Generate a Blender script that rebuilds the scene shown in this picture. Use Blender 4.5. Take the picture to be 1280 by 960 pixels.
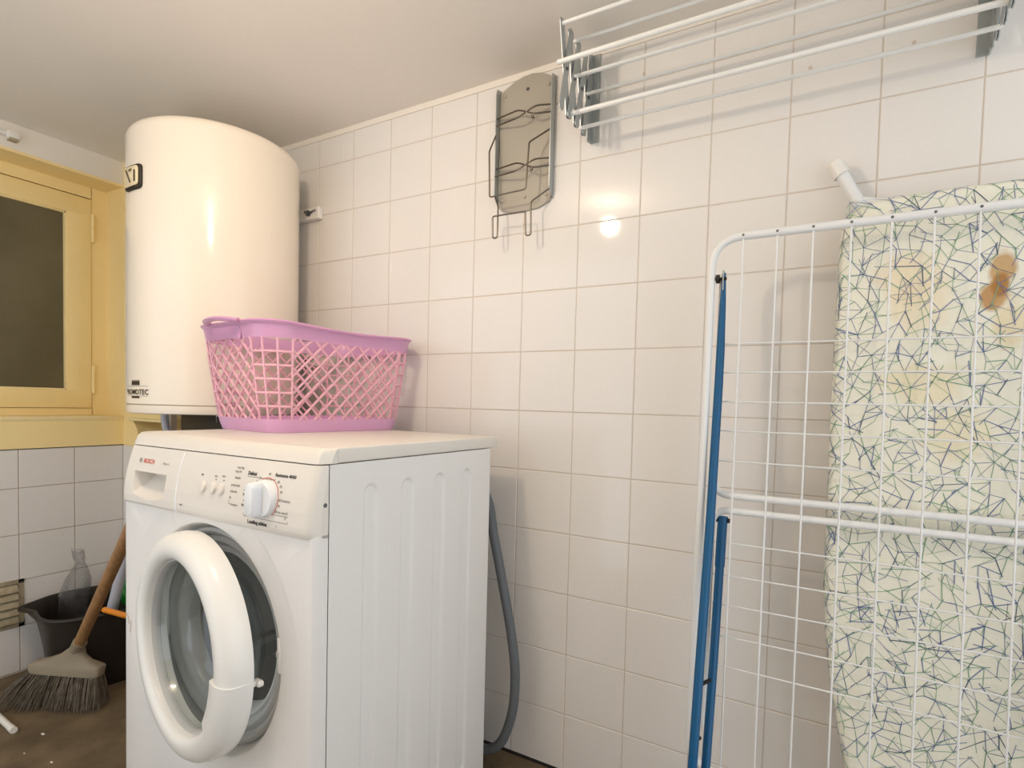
import bpy, bmesh, math, random
from mathutils import Vector, Matrix

for o in list(bpy.data.objects):
    bpy.data.objects.remove(o, do_unlink=True)
SC = bpy.context.scene
COL = SC.collection
random.seed(7)
PI = math.pi

# ------------------------------------------------------------------ camera
cam = bpy.data.cameras.new('camera')
cam.sensor_fit = 'HORIZONTAL'
cam.sensor_width = 36.0
cam.lens = 681.2754 * 36.0 / 1280.0
cam.shift_x = -8.778 / 1280.0
cam.shift_y = 51.268 / 1280.0
cam.clip_start = 0.02
cam_o = bpy.data.objects.new('camera', cam)
COL.objects.link(cam_o)
cam_o.location = (1.46426, -1.24889, 0.93298)
cam_o.rotation_euler = (1.5331, -0.0259, 0.5090)
SC.camera = cam_o

# ------------------------------------------------------------------ light
world = bpy.data.worlds.new('world')
SC.world = world
world.use_nodes = True
bg = world.node_tree.nodes['Background']
bg.inputs['Color'].default_value = (0.90, 0.95, 1.0, 1)
bg.inputs['Strength'].default_value = 1.24

lamp = bpy.data.lights.new('ceiling_bulb', 'POINT')
lamp.energy = 8.5
lamp.color = (1.0, 0.84, 0.66)
lamp.shadow_soft_size = 0.03
lamp_o = bpy.data.objects.new('ceiling_bulb', lamp)
COL.objects.link(lamp_o)
lamp_o.location = (0.66, -0.93, 1.685)

SC.view_settings.view_transform = 'Standard'
SC.view_settings.look = 'None'
SC.view_settings.exposure = 0.34
SC.view_settings.gamma = 1.0
SC.view_settings.use_curve_mapping = False

# ------------------------------------------------------------------ materials
def lin(c):
    r = []
    for v in c[:3]:
        v = v / 255.0
        r.append(v / 12.92 if v <= 0.04045 else ((v + 0.055) / 1.055) ** 2.4)
    return tuple(r) + (1.0,)

def pm(name, col, rough=0.5, metal=0.0, var=0.05, vscale=12.0, bump=0.0, bscale=150.0, coat=0.0,
       trans=0.0, ior=1.45, stretch=(1, 1, 1), rvar=0.0, spec=0.5, col2=None, alpha=1.0, sss=0.0):
    m = bpy.data.materials.new(name)
    m.use_nodes = True
    nt = m.node_tree
    p = nt.nodes['Principled BSDF']
    tc = nt.nodes.new('ShaderNodeTexCoord')
    mp = nt.nodes.new('ShaderNodeMapping')
    mp.inputs['Scale'].default_value = stretch
    nt.links.new(tc.outputs['Object'], mp.inputs['Vector'])
    nz = nt.nodes.new('ShaderNodeTexNoise')
    nz.inputs['Scale'].default_value = vscale
    nz.inputs['Detail'].default_value = 5.0
    nt.links.new(mp.outputs['Vector'], nz.inputs['Vector'])
    mix = nt.nodes.new('ShaderNodeMix')
    mix.data_type = 'RGBA'
    c = lin(col)
    if col2 is None:
        a = tuple(max(0, v * (1 - var)) for v in c[:3]) + (1,)
        b = tuple(min(1, v * (1 + var)) for v in c[:3]) + (1,)
        fac = nz.outputs['Fac']
    else:
        a, b = c, lin(col2)
        cr = nt.nodes.new('ShaderNodeMapRange')
        cr.inputs['From Min'].default_value = 0.35
        cr.inputs['From Max'].default_value = 0.65
        nt.links.new(nz.outputs['Fac'], cr.inputs['Value'])
        fac = cr.outputs['Result']
    mix.inputs['A'].default_value = a
    mix.inputs['B'].default_value = b
    nt.links.new(fac, mix.inputs['Factor'])
    nt.links.new(mix.outputs['Result'], p.inputs['Base Color'])
    p.inputs['Roughness'].default_value = rough
    if rvar:
        mr = nt.nodes.new('ShaderNodeMapRange')
        mr.inputs['To Min'].default_value = max(0.02, rough - rvar)
        mr.inputs['To Max'].default_value = min(1, rough + rvar)
        nt.links.new(nz.outputs['Fac'], mr.inputs['Value'])
        nt.links.new(mr.outputs['Result'], p.inputs['Roughness'])
    p.inputs['Metallic'].default_value = metal
    p.inputs['Specular IOR Level'].default_value = spec
    p.inputs['Coat Weight'].default_value = coat
    p.inputs['Transmission Weight'].default_value = trans
    p.inputs['IOR'].default_value = ior
    p.inputs['Alpha'].default_value = alpha
    if sss:
        p.inputs['Subsurface Weight'].default_value = sss
        p.inputs['Subsurface Radius'].default_value = (0.01, 0.006, 0.006)
        p.inputs['Subsurface Scale'].default_value = 0.4
    if bump:
        bn = nt.nodes.new('ShaderNodeTexNoise')
        bn.inputs['Scale'].default_value = bscale
        bn.inputs['Detail'].default_value = 4.0
        nt.links.new(mp.outputs['Vector'], bn.inputs['Vector'])
        bp = nt.nodes.new('ShaderNodeBump')
        bp.inputs['Strength'].default_value = bump
        bp.inputs['Distance'].default_value = 0.004
        nt.links.new(bn.outputs['Fac'], bp.inputs['Height'])
        nt.links.new(bp.outputs['Normal'], p.inputs['Normal'])
    return m

M = dict(
    tile=pm('glazed_tile', (228, 223, 217), 0.055, var=0.02, vscale=3, bump=0.03, bscale=9),
    grout=pm('grout', (206, 193, 178), 0.9, var=0.12, vscale=14),
    grout_dark=pm('grout_dark', (168, 152, 136), 0.9, var=0.25, vscale=10),
    plaster=pm('ceiling_plaster', (234, 227, 217), 0.85, var=0.04, vscale=3, bump=0.12, bscale=18),
    white_paint=pm('white_paint', (234, 226, 214), 0.7, var=0.04, vscale=5, bump=0.1, bscale=25),
    yellow=pm('yellow_paint', (247, 222, 160), 0.42, var=0.06, vscale=6, bump=0.08, bscale=30),
    chipped=pm('chipped_paint', (242, 220, 162), 0.6, vscale=45, col2=(246, 226, 172), bump=0.3, bscale=60),
    floor=pm('floor_concrete', (120, 102, 77), 0.75, vscale=9, col2=(93, 78, 58), bump=0.25, bscale=60),
    gap=pm('dark_gap', (40, 36, 32), 0.9),
    glass_dark=pm('dusty_night_glass', (92, 84, 60), 0.38, vscale=3.2, col2=(110, 101, 76), bump=0.05, bscale=30, rvar=0.1),
    enamel=pm('heater_enamel', (240, 228, 210), 0.11, var=0.015, vscale=3, coat=0.0),
    black=pm('black_plastic', (34, 28, 22), 0.45),
    dial=pm('dial_face', (236, 218, 180), 0.3),
    print_dark=pm('dark_print', (60, 46, 30), 0.5),
    washer=pm('washer_enamel', (233, 230, 226), 0.28, var=0.015, vscale=4),
    wplastic=pm('washer_plastic', (226, 220, 211), 0.33, var=0.015, vscale=5),
    ringw=pm('door_ring_plastic', (238, 236, 231), 0.26, var=0.01),
    gasket=pm('grey_rubber', (196, 196, 194), 0.5, var=0.08),
    steel=pm('drum_steel', (222, 221, 219), 0.34, metal=0.6, var=0.08, vscale=5, rvar=0.06),
    glass=pm('door_glass', (235, 240, 240), 0.0, trans=1.0, ior=1.42, var=0.0),
    knob=pm('knob_plastic', (236, 238, 240), 0.22, var=0.01),
    red=pm('red_print', (214, 72, 52), 0.5),
    grey_print=pm('grey_print', (150, 144, 136), 0.6),
    black_print=pm('black_print', (52, 48, 46), 0.6),
    screw=pm('dark_screw', (110, 112, 114), 0.35, metal=0.8),
    hose=pm('grey_hose', (104, 108, 112), 0.5, var=0.06),
    pink=pm('pink_plastic', (230, 176, 190), 0.3, var=0.03, vscale=8, sss=0.25),
    pink_base=pm('lilac_plastic', (222, 172, 210), 0.3, var=0.04, vscale=5, sss=0.25),
    rim_pink=pm('mauve_plastic', (208, 156, 192), 0.3, var=0.03, vscale=8, sss=0.25),
    galv=pm('galvanised_steel', (176, 181, 180), 0.42, metal=0.7, vscale=30, var=0.12, rvar=0.1),
    holder=pm('holder_grey_enamel', (172, 164, 150), 0.45, metal=0.1, vscale=8, var=0.05),
    wire=pm('dark_chrome_wire', (120, 112, 102), 0.28, metal=1.0, var=0.1),
    bar=pm('white_coated_bar', (232, 231, 226), 0.3, var=0.02),
    frame=pm('white_coated_tube', (228, 228, 226), 0.28, var=0.02),
    blue=pm('blue_painted_steel', (6, 84, 128), 0.3, var=0.07, vscale=25),
    cover=pm('board_cover', (232, 229, 212), 0.8, vscale=7, var=0.03, bump=0.1, bscale=300),
    line_blue=pm('print_blue', (112, 126, 168), 0.8, var=0.2),
    line_green=pm('print_green', (134, 170, 142), 0.8, var=0.2),
    line_navy=pm('print_navy', (78, 96, 118), 0.8, var=0.2),
    white_plastic=pm('white_plastic', (232, 228, 220), 0.4, var=0.03),
    wood=pm('broom_wood', (164, 122, 78), 0.6, vscale=16, col2=(142, 104, 66), stretch=(6, 6, 0.7), bump=0.15),
    broom_grey=pm('broom_head_plastic', (142, 130, 110), 0.6, vscale=20, var=0.12),
    bristle=pm('grey_bristle', (118, 108, 92), 0.7, vscale=60, col2=(88, 80, 66)),
    bucket=pm('brown_black_plastic', (40, 33, 27), 0.42, var=0.12),
    vent=pm('vent_metal', (186, 174, 146), 0.5, metal=0.2, vscale=30, col2=(160, 146, 118)),
    mop=pm('pale_grey_tube', (186, 188, 196), 0.4, var=0.05),
    green=pm('green_plastic', (28, 150, 52), 0.35, var=0.08),
    orange=pm('orange_plastic', (240, 146, 36), 0.35, var=0.05),
    stick=pm('pale_wood', (196, 164, 106), 0.6, var=0.12),
    bag=pm('clear_plastic', (230, 230, 230), 0.12, trans=0.9, ior=1.08, bump=0.5, bscale=30),
)

def clear(name, tint, gloss_rough, strength=1.0, bump=0.0):
    m = bpy.data.materials.new(name)
    m.use_nodes = True
    nt = m.node_tree
    nt.nodes.remove(nt.nodes['Principled BSDF'])
    out = nt.nodes['Material Output']
    tr = nt.nodes.new('ShaderNodeBsdfTransparent')
    tr.inputs['Color'].default_value = tint + (1,)
    gl = nt.nodes.new('ShaderNodeBsdfGlossy')
    gl.inputs['Roughness'].default_value = gloss_rough
    fz = nt.nodes.new('ShaderNodeLayerWeight')
    pw = nt.nodes.new('ShaderNodeMath')
    pw.operation = 'POWER'
    pw.inputs[1].default_value = 4.0
    ma = nt.nodes.new('ShaderNodeMath')
    ma.operation = 'MULTIPLY_ADD'
    ma.inputs[1].default_value = 0.55 * strength
    ma.inputs[2].default_value = 0.045 * strength
    nt.links.new(fz.outputs['Facing'], pw.inputs[0])
    nt.links.new(pw.outputs['Value'], ma.inputs[0])
    mx = nt.nodes.new('ShaderNodeMixShader')
    nt.links.new(ma.outputs['Value'], mx.inputs['Fac'])
    nt.links.new(tr.outputs['BSDF'], mx.inputs[1])
    nt.links.new(gl.outputs['BSDF'], mx.inputs[2])
    nt.links.new(mx.outputs['Shader'], out.inputs['Surface'])
    if bump:
        nz = nt.nodes.new('ShaderNodeTexNoise')
        nz.inputs['Scale'].default_value = 40
        bp = nt.nodes.new('ShaderNodeBump')
        bp.inputs['Strength'].default_value = bump
        bp.inputs['Distance'].default_value = 0.01
        nt.links.new(nz.outputs['Fac'], bp.inputs['Height'])
        nt.links.new(bp.outputs['Normal'], gl.inputs['Normal'])
        nt.links.new(bp.outputs['Normal'], fz.inputs['Normal'])
    return m
M['glass'] = clear('door_glass', (.93, .95, .95), 0.02)
M['bag'] = clear('clear_plastic', (.88, .88, .88), 0.2, 2.2, 0.8)

# burn marks belong to the cover: a scorched two-lobed stain plus pale tea-coloured ones
def add_stains(mat, blobs):
    nt = mat.node_tree
    p = nt.nodes['Principled BSDF']
    base = p.inputs['Base Color'].links[0].from_socket
    tc = nt.nodes.new('ShaderNodeTexCoord')
    nz = nt.nodes.new('ShaderNodeTexNoise')
    nz.inputs['Scale'].default_value = 28
    nt.links.new(tc.outputs['Object'], nz.inputs['Vector'])
    for (x, z, rx, rz, col, amt) in blobs:
        mp = nt.nodes.new('ShaderNodeMapping')
        mp.vector_type = 'POINT'
        mp.inputs['Location'].default_value = (-x / rx, 0, -z / rz)
        mp.inputs['Scale'].default_value = (1 / rx, 0, 1 / rz)
        nt.links.new(tc.outputs['Object'], mp.inputs['Vector'])
        ln = nt.nodes.new('ShaderNodeVectorMath')
        ln.operation = 'LENGTH'
        nt.links.new(mp.outputs['Vector'], ln.inputs[0])
        ad = nt.nodes.new('ShaderNodeMath')
        ad.operation = 'MULTIPLY_ADD'
        ad.inputs[1].default_value = 0.9
        nt.links.new(nz.outputs['Fac'], ad.inputs[0])
        nt.links.new(ln.outputs['Value'], ad.inputs[2])
        mr = nt.nodes.new('ShaderNodeMapRange')
        mr.inputs['From Min'].default_value = 1.55
        mr.inputs['From Max'].default_value = 1.15
        mr.inputs['To Min'].default_value = 0
        mr.inputs['To Max'].default_value = amt
        nt.links.new(ad.outputs['Value'], mr.inputs['Value'])
        mx = nt.nodes.new('ShaderNodeMix')
        mx.data_type = 'RGBA'
        mx.inputs['B'].default_value = lin(col)
        nt.links.new(base, mx.inputs['A'])
        nt.links.new(mr.outputs['Result'], mx.inputs['Factor'])
        base = mx.outputs['Result']
    nt.links.new(base, p.inputs['Base Color'])

# ------------------------------------------------------------------ geometry helpers
class G:
    def __init__(s):
        s.v, s.f, s.m = [], [], []
    def add(s, vs, fs, mi=0):
        b = len(s.v)
        s.v += [tuple(x) for x in vs]
        s.f += [tuple(i + b for i in f) for f in fs]
        s.m += [mi] * len(fs)
        return s
    def box(s, x0, x1, y0, y1, z0, z1, mi=0):
        vs = [(x0, y0, z0), (x1, y0, z0), (x1, y1, z0), (x0, y1, z0), (x0, y0, z1), (x1, y0, z1), (x1, y1, z1), (x0, y1, z1)]
        return s.add(vs, [(3, 2, 1, 0), (4, 5, 6, 7), (0, 1, 5, 4), (1, 2, 6, 5), (2, 3, 7, 6), (3, 0, 4, 7)], mi)
    def rbox(s, x0, x1, y0, y1, z0, z1, r=0.004, n=2, mi=0):
        bm = bmesh.new()
        bmesh.ops.create_cube(bm, size=1.0)
        for v in bm.verts:
            v.co = Vector((x0 + (v.co.x + .5) * (x1 - x0), y0 + (v.co.y + .5) * (y1 - y0), z0 + (v.co.z + .5) * (z1 - z0)))
        bmesh.ops.bevel(bm, geom=bm.edges[:], offset=r, segments=n, profile=0.5, affect='EDGES')
        bm.verts.index_update()
        s.add([v.co[:] for v in bm.verts], [[v.index for v in f.verts] for f in bm.faces], mi)
        bm.free()
        return s
    def tube(s, path, r, seg=10, closed=False, cap=True, mi=0, flat=1.0):
        P = [Vector(p) for p in path]
        n = len(P)
        R = r if isinstance(r, (list, tuple)) else [r] * n
        T = []
        for i in range(n):
            a = P[i - 1] if (i > 0 or closed) else P[i]
            b = P[(i + 1) % n] if (i < n - 1 or closed) else P[i]
            T.append((b - a).normalized())
        up = Vector((0, 0, 1)) if abs(T[0].z) < 0.9 else Vector((0, 1, 0))
        N = (up - T[0] * up.dot(T[0])).normalized()
        vs, fs = [], []
        for i in range(n):
            N = (N - T[i] * N.dot(T[i])).normalized()
            Bn = T[i].cross(N)
            for k in range(seg):
                a = 2 * PI * k / seg
                vs.append((P[i] + (N * math.cos(a) + Bn * math.sin(a) * flat) * R[i])[:])
        m = n if closed else n - 1
        for i in range(m):
            j = (i + 1) % n
            for k in range(seg):
                l = (k + 1) % seg
                fs.append((i * seg + k, i * seg + l, j * seg + l, j * seg + k))
        if cap and not closed:
            fs.append(tuple(range(seg))[::-1])
            fs.append(tuple((n - 1) * seg + k for k in range(seg)))
        return s.add(vs, fs, mi)
    def lathe(s, prof, c=(0, 0, 0), axis='z', seg=48, a0=0.0, a1=2 * PI, mi=0, closed_prof=False):
        full = abs(a1 - a0 - 2 * PI) < 1e-6
        na = seg if full else seg + 1
        vs, fs = [], []
        for i in range(na):
            a = a0 + (a1 - a0) * i / seg
            for (r, h) in prof:
                if axis == 'z':
                    vs.append((c[0] + r * math.cos(a), c[1] + r * math.sin(a), c[2] + h))
                elif axis == 'y':
                    vs.append((c[0] + r * math.cos(a), c[1] + h, c[2] + r * math.sin(a)))
                else:
                    vs.append((c[0] + h, c[1] + r * math.cos(a), c[2] + r * math.sin(a)))
        k = len(prof)
        for i in range(seg):
            j = (i + 1) % na
            for q in range(k if closed_prof else k - 1):
                w = (q + 1) % k
                fs.append((i * k + q, j * k + q, j * k + w, i * k + w))
        if not full and closed_prof:
            fs.append(tuple(range(k)))
            fs.append(tuple(seg * k + q for q in range(k))[::-1])
        return s.add(vs, fs, mi)
    def grid(s, nu, nv, fn, mi=0):
        vs = [fn(i / nu, j / nv) for i in range(nu + 1) for j in range(nv + 1)]
        fs = [(i * (nv + 1) + j, (i + 1) * (nv + 1) + j, (i + 1) * (nv + 1) + j + 1, i * (nv + 1) + j + 1) for i in range(nu) for j in range(nv)]
        return s.add(vs, fs, mi)
    def prism(s, poly, axis, a0, a1, mi=0):
        n = len(poly)
        def pt(p, a):
            return {'x': (a, p[0], p[1]), 'y': (p[0], a, p[1]), 'z': (p[0], p[1], a)}[axis]
        vs = [pt(p, a0) for p in poly] + [pt(p, a1) for p in poly]
        fs = [tuple(range(n))[::-1], tuple(range(n, 2 * n))] + [(i, (i + 1) % n, n + (i + 1) % n, n + i) for i in range(n)]
        return s.add(vs, fs, mi)
    def loft(s, rings, cap0=True, cap1=True, mi=0):
        n = len(rings[0])
        vs = [p for r in rings for p in r]
        fs = []
        for i in range(len(rings) - 1):
            for k in range(n):
                l = (k + 1) % n
                fs.append((i * n + k, i * n + l, (i + 1) * n + l, (i + 1) * n + k))
        if cap0: fs.append(tuple(range(n))[::-1])
        if cap1: fs.append(tuple((len(rings) - 1) * n + k for k in range(n)))
        return s.add(vs, fs, mi)

ORG = {}
def obj(name, g, mat, parent=None, smooth=35, fix=True):
    og = ORG.get(parent.name, (0, 0, 0)) if parent else (0, 0, 0)
    me = bpy.data.meshes.new(name)
    me.from_pydata([(v[0] - og[0], v[1] - og[1], v[2] - og[2]) for v in g.v], [], g.f)
    mats = mat if isinstance(mat, (list, tuple)) else [mat]
    for k in mats:
        me.materials.append(M[k])
    if any(g.m):
        me.polygons.foreach_set('material_index', g.m)
    if fix:
        bm = bmesh.new(); bm.from_mesh(me)
        bmesh.ops.recalc_face_normals(bm, faces=bm.faces[:])
        bm.to_mesh(me); bm.free()
    if smooth:
        me.polygons.foreach_set('use_smooth', [True] * len(me.polygons))
        me.set_sharp_from_angle(angle=math.radians(smooth))
    me.update()
    o = bpy.data.objects.new(name, me)
    COL.objects.link(o)
    if parent:
        o.parent = parent
        ORG[o.name] = og
    return o

def thing(name, label, cat, loc=(0, 0, 0), rotz=0.0, group=None, local=False):
    o = bpy.data.objects.new(name, None)
    COL.objects.link(o)
    o.empty_display_size = 0.05
    o.location = loc
    o.rotation_euler = (0, 0, rotz)
    o['label'] = label
    o['category'] = cat
    if group: o['group'] = group
    ORG[o.name] = (0, 0, 0) if local else tuple(loc)
    return o

def tag(o, label, cat, group=None):
    o['label'] = label
    o['category'] = cat
    if group: o['group'] = group
    return o

def struct(o, label=None):
    o['kind'] = 'structure'
    if label: o['label'] = label
    return o

def share(name, me, parent, loc, rot=(0, 0, 0)):
    o = bpy.data.objects.new(name, me)
    COL.objects.link(o)
    o.parent = parent
    og = ORG.get(parent.name, (0, 0, 0))
    o.location = (loc[0] - og[0], loc[1] - og[1], loc[2] - og[2])
    o.rotation_euler = rot
    return o

def fillet(pts, rad, n=6, closed=False):
    P = [Vector(p) for p in pts]
    out = []
    N = len(P)
    for i in range(N):
        if not closed and i in (0, N - 1):
            out.append(P[i][:]); continue
        a, b, c = P[i - 1], P[i], P[(i + 1) % N]
        u, w = (a - b), (c - b)
        r = min(rad, u.length * 0.49, w.length * 0.49)
        s, e = b + u.normalized() * r, b + w.normalized() * r
        for k in range(n + 1):
            t = k / n
            out.append((s * (1 - t) ** 2 + b * 2 * t * (1 - t) + e * t * t)[:])
    return out

def smooth_path(pts, n=8):
    P = [Vector(p) for p in pts]
    out = []
    for i in range(len(P) - 1):
        p0, p1, p2, p3 = P[max(i - 1, 0)], P[i], P[i + 1], P[min(i + 2, len(P) - 1)]
        for k in range(n):
            t = k / n
            out.append((0.5 * ((2 * p1) + (p2 - p0) * t + (2 * p0 - 5 * p1 + 4 * p2 - p3) * t * t + (3 * p1 - p0 - 3 * p2 + p3) * t ** 3))[:])
    out.append(P[-1][:])
    return out

def text_geo(body, size, fn, align='LEFT', bold=0.0):
    cu = bpy.data.curves.new('lettering', 'FONT')
    cu.body = body
    cu.size = size
    cu.align_x = align
    cu.offset = bold
    cu.resolution_u = 2
    ob = bpy.data.objects.new('lettering', cu)
    COL.objects.link(ob)
    dg = bpy.context.evaluated_depsgraph_get()
    me = bpy.data.meshes.new_from_object(ob.evaluated_get(dg))
    g = G().add([fn(v.co.x, v.co.y) for v in me.vertices], [tuple(p.vertices) for p in me.polygons])
    bpy.data.objects.remove(ob, do_unlink=True)
    bpy.data.meshes.remove(me)
    bpy.data.curves.remove(cu)
    return g

# ================================================================== SETTING
T = 0.1535
CEIL = 1.788
XL = -0.833
XR, YF = 2.15, -1.75

struct(obj('floor', G().box(-1.2, XR, YF, 0.12, -0.06, 0), 'floor', smooth=0), 'dark brown worn concrete floor')
struct(obj('ceiling', G().box(-1.2, XR, YF, 0.12, CEIL, CEIL + 0.06), 'plaster', smooth=0), 'low off-white plaster ceiling')

struct(obj('fill_blocking_wall', G().box(0.55, XR, YF - .06, YF, 0, CEIL), 'white_paint', smooth=0), 'unseen plain wall behind the camera, added to shape the fill light')  # out of view, added to hold back world light from behind the camera

def tile_mesh(name, w, h):
    d, b, k = 0.0040, 0.0011, 0.0008
    w2, h2 = w / 2, h / 2
    vs, fs = [], []
    for (ww, hh, y) in ((w2, h2, d), (w2, h2, k), (w2 - b, h2 - b, 0)):
        vs += [(-ww, y, -hh), (ww, y, -hh), (ww, y, hh), (-ww, y, hh)]
    for r in (0, 4):
        for q in range(4):
            fs.append((r + q, r + (q + 1) % 4, r + 4 + (q + 1) % 4, r + 4 + q))
    fs.append((8, 9, 10, 11))
    me = bpy.data.meshes.new(name)
    me.from_pydata(vs, [], fs)
    me.materials.append(M['tile'])
    me.update()
    return me

# back wall: slab (grout) with one object for each tile, faces at y = 0
wall_back = struct(obj('wall_back', G().box(-1.2, XR, 0.0013, 0.12, 0, CEIL), 'grout', smooth=0), 'back wall of square glazed white tiles')
GAP = 0.0024
ZR = [0.004] + [1.684 - j * T for j in range(10, -1, -1)] + [CEIL - 0.016]
tmesh = {}
rt = random.Random(3)
for i in range(-6, 14):
    for j in range(len(ZR) - 1):
        x0, x1 = max(i * T, XL), min((i + 1) * T, XR)
        if x1 - x0 < 0.02: continue
        z0, z1 = ZR[j], ZR[j + 1]
        w, h = x1 - x0 - GAP, z1 - z0 - GAP
        key = (round(w, 4), round(h, 4))
        if key not in tmesh: tmesh[key] = tile_mesh('tile', w, h)
        share('tile', tmesh[key], wall_back, ((x0 + x1) / 2, rt.uniform(0, 0.0004), (z0 + z1) / 2),
              (rt.uniform(-.0022, .0022), 0, rt.uniform(-.0022, .0022)))
obj('plaster_strip', G().box(XL, XR, -0.0006, 0.001, CEIL - .0165, CEIL), 'white_paint', wall_back, smooth=0)
obj('floor_joint', G().box(0.0, XR, -0.004, 0.001, 0.0, 0.006), 'gap', wall_back, smooth=0)
# drilled and plugged spots
for (x, z, r) in ((1.414, 1.62, .0035), (1.583, 1.62, .0035), (1.073, 1.70, .003)):
    obj('wall_plug', G().lathe([(0.0001, -0.0012), (r, -0.0010), (r, 0.001)], (x, 0, z), 'y', 12), 'grout', wall_back)

# left wall with the window opening
WY0, WY1 = -1.10, -0.183
wl = struct(obj('wall_left', G().box(-1.02, XL - 0.0013, YF, 0.0, 0, 0.745).box(-1.02, XL, YF, 0.0, 1.706, CEIL)
                .box(-1.02, XL, YF, WY0, 0.745, 1.706).box(-1.02, XL, WY1, 0.0, 0.745, 1.706), 'white_paint', smooth=0),
            'left wall, tiled low down and painted above')
obj('painted_band', G().box(-1.02, XL + 0.002, YF, WY1, 0.745, 0.838), 'yellow', wl, smooth=0)
obj('grout_bed', G().box(-1.0, XL - 0.001, YF, WY1, 0.002, 0.744), 'grout_dark', wl, smooth=0)
obj('dark_joint', G().box(XL - 0.004, XL + 0.0005, YF, WY1, 0.7425, 0.7465), 'gap', wl, smooth=0)  # dark joint line where the tiles meet the painted band
obj('upper_lining', G().box(-1.02, XL + 0.001, WY0, WY1, 1.7055, 1.7065).box(-0.985, XL + .001, WY1 - 0.0008, WY1 + 0.02, 0.838, 1.706)
    .box(-0.985, XL, WY0 - .02, WY0 + 0.0008, 0.838, 1.706).box(-0.96, XL - 0.0005, WY0, WY1, 1.698, 1.7062), 'yellow', wl, smooth=0)
sill = obj('window_sill', G().rbox(-1.0, XL + 0.004, WY0, WY1, 0.836, 0.852, .003, 2), 'chipped', wl)
zl = [0.004] + [0.7690 - 0.1535 * j for j in range(4, 0, -1)] + [0.7425]
for i in range(0, 9):
    y1 = -0.183 - i * T
    for j in range(len(zl) - 1):
        z0, z1 = zl[j], zl[j + 1]
        key = (round(T - GAP, 4), round(z1 - z0 - GAP, 4))
        if key not in tmesh: tmesh[key] = tile_mesh('tile', *key)
        # tile front (-y in its mesh) turned to face +x
        share('tile', tmesh[key], wl, (XL - 0.0002, y1 - T / 2, (z0 + z1) / 2), (rt.uniform(-.002, .002), 0, PI / 2 + rt.uniform(-.002, .002)))

# boxed-in corner behind the washing machine
wr = struct(obj('wall_return', G().box(XL - 0.1, -0.72, -0.1817, -0.004, 0, 0.745)
                .prism([(XL - .1, .745), (-0.715, .745), (-0.735, .806), (-.782, .855), (-.782, CEIL), (XL - .1, CEIL)], 'y', -0.183, -0.004), 'yellow', smooth=0),
            'yellow painted boxed corner beside the window')
for j in range(len(zl) - 1):
    key = (0.11, round(zl[j + 1] - zl[j] - GAP, 4))
    if key not in tmesh: tmesh[key] = tile_mesh('tile', *key)
    share('tile', tmesh[key], wr, (XL + 0.0565, -0.1852, (zl[j] + zl[j + 1]) / 2))
obj('ledge', G().rbox(-0.782, -0.575, -0.188, -0.006, 0.846, 0.872, .002, 1), 'yellow', wr)
obj('ledge_edge', G().rbox(-0.785, -0.565, -0.192, -0.186, 0.836, 0.847, .002, 1), 'chipped', wr)
obj('ledge_post', G().box(-0.563, -0.54, -0.17, -0.15, 0.0, 0.9), 'grout_dark', wr, smooth=0)

# window
w1 = struct(obj('window_1', G().box(-0.985, -0.955, WY0, WY1 - 0.048, 1.658, 1.700).box(-0.985, -0.955, WY0, WY1 - 0.048, 0.852, 0.8765)
                .box(-0.985, -0.955, WY1 - 0.050, WY1, 0.852, 1.700).box(-0.985, -0.955, WY0, WY0 + 0.05, 0.852, 1.700), 'yellow', smooth=0),
            'yellow painted wooden window with dark dusty pane')
sash = G()
sy0, sy1, sz0, sz1 = WY0 + 0.052, -0.235, 0.878, 1.654
sash.rbox(-0.975, -0.949, sy0, sy1, sz1 - 0.066, sz1, .003, 2).rbox(-0.975, -0.949, sy0, sy1, sz0, sz0 + 0.066, .003, 2)
sash.rbox(-0.975, -0.9495, sy1 - 0.077, sy1, sz0, sz1, .003, 2).rbox(-0.975, -0.9495, sy0, sy0 + 0.077, sz0, sz1, .003, 2)
obj('light_leak_backing', G().box(-1.03, -0.988, WY0, WY1, 0.84, 1.704), 'gap', w1, smooth=0)  # dark board added behind the window to stop world light leaking through
sash_o = obj('sash', sash, 'yellow', w1)
obj('pane', G().box(-0.972, -0.966, sy0 + .07, sy1 - .07, sz0 + .06, sz1 - .06), 'glass_dark', w1, smooth=0)
obj('glazing_bead', G().box(-0.968, -0.9535, sy1 - .081, sy1 - .076, sz0 + .066, sz1 - .066)
    .box(-0.968, -0.9535, sy0 + .07, sy1 - .076, sz0 + .064, sz0 + .071).box(-0.968, -0.9535, sy0 + .07, sy1 - .076, sz1 - .071, sz1 - .064), 'chipped', w1, smooth=0)
for zc in (1.548, 0.985):
    h = obj('hinge', G().tube([(-0.947, -0.231, zc - .052), (-0.947, -0.231, zc + .052)], .0055, 10), 'yellow', w1)
    obj('hinge_knuckle', G().tube([(-0.947, -0.231, zc - .003), (-0.947, -0.231, zc + .003)], .0068, 10), 'chipped', h)

# cable conduit on the plaster strip above the window
t = thing('cable_conduit', 'white plastic conduit stub with clip above the window', 'conduit', (XL, -0.55, 1.735))
obj('pipe', G().tube([(XL + .013, -0.80, 1.744), (XL + .013, -0.515, 1.746)], .007, 12), 'white_plastic', t)
obj('clip', G().rbox(XL + .0005, XL + .024, -0.517, -0.486, 1.733, 1.758, .004, 2), 'white_plastic', t)
obj('clip_slot', G().box(XL + .0005, XL + .0245, -0.512, -0.490, 1.728, 1.735), 'vent', t, smooth=0)

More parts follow.
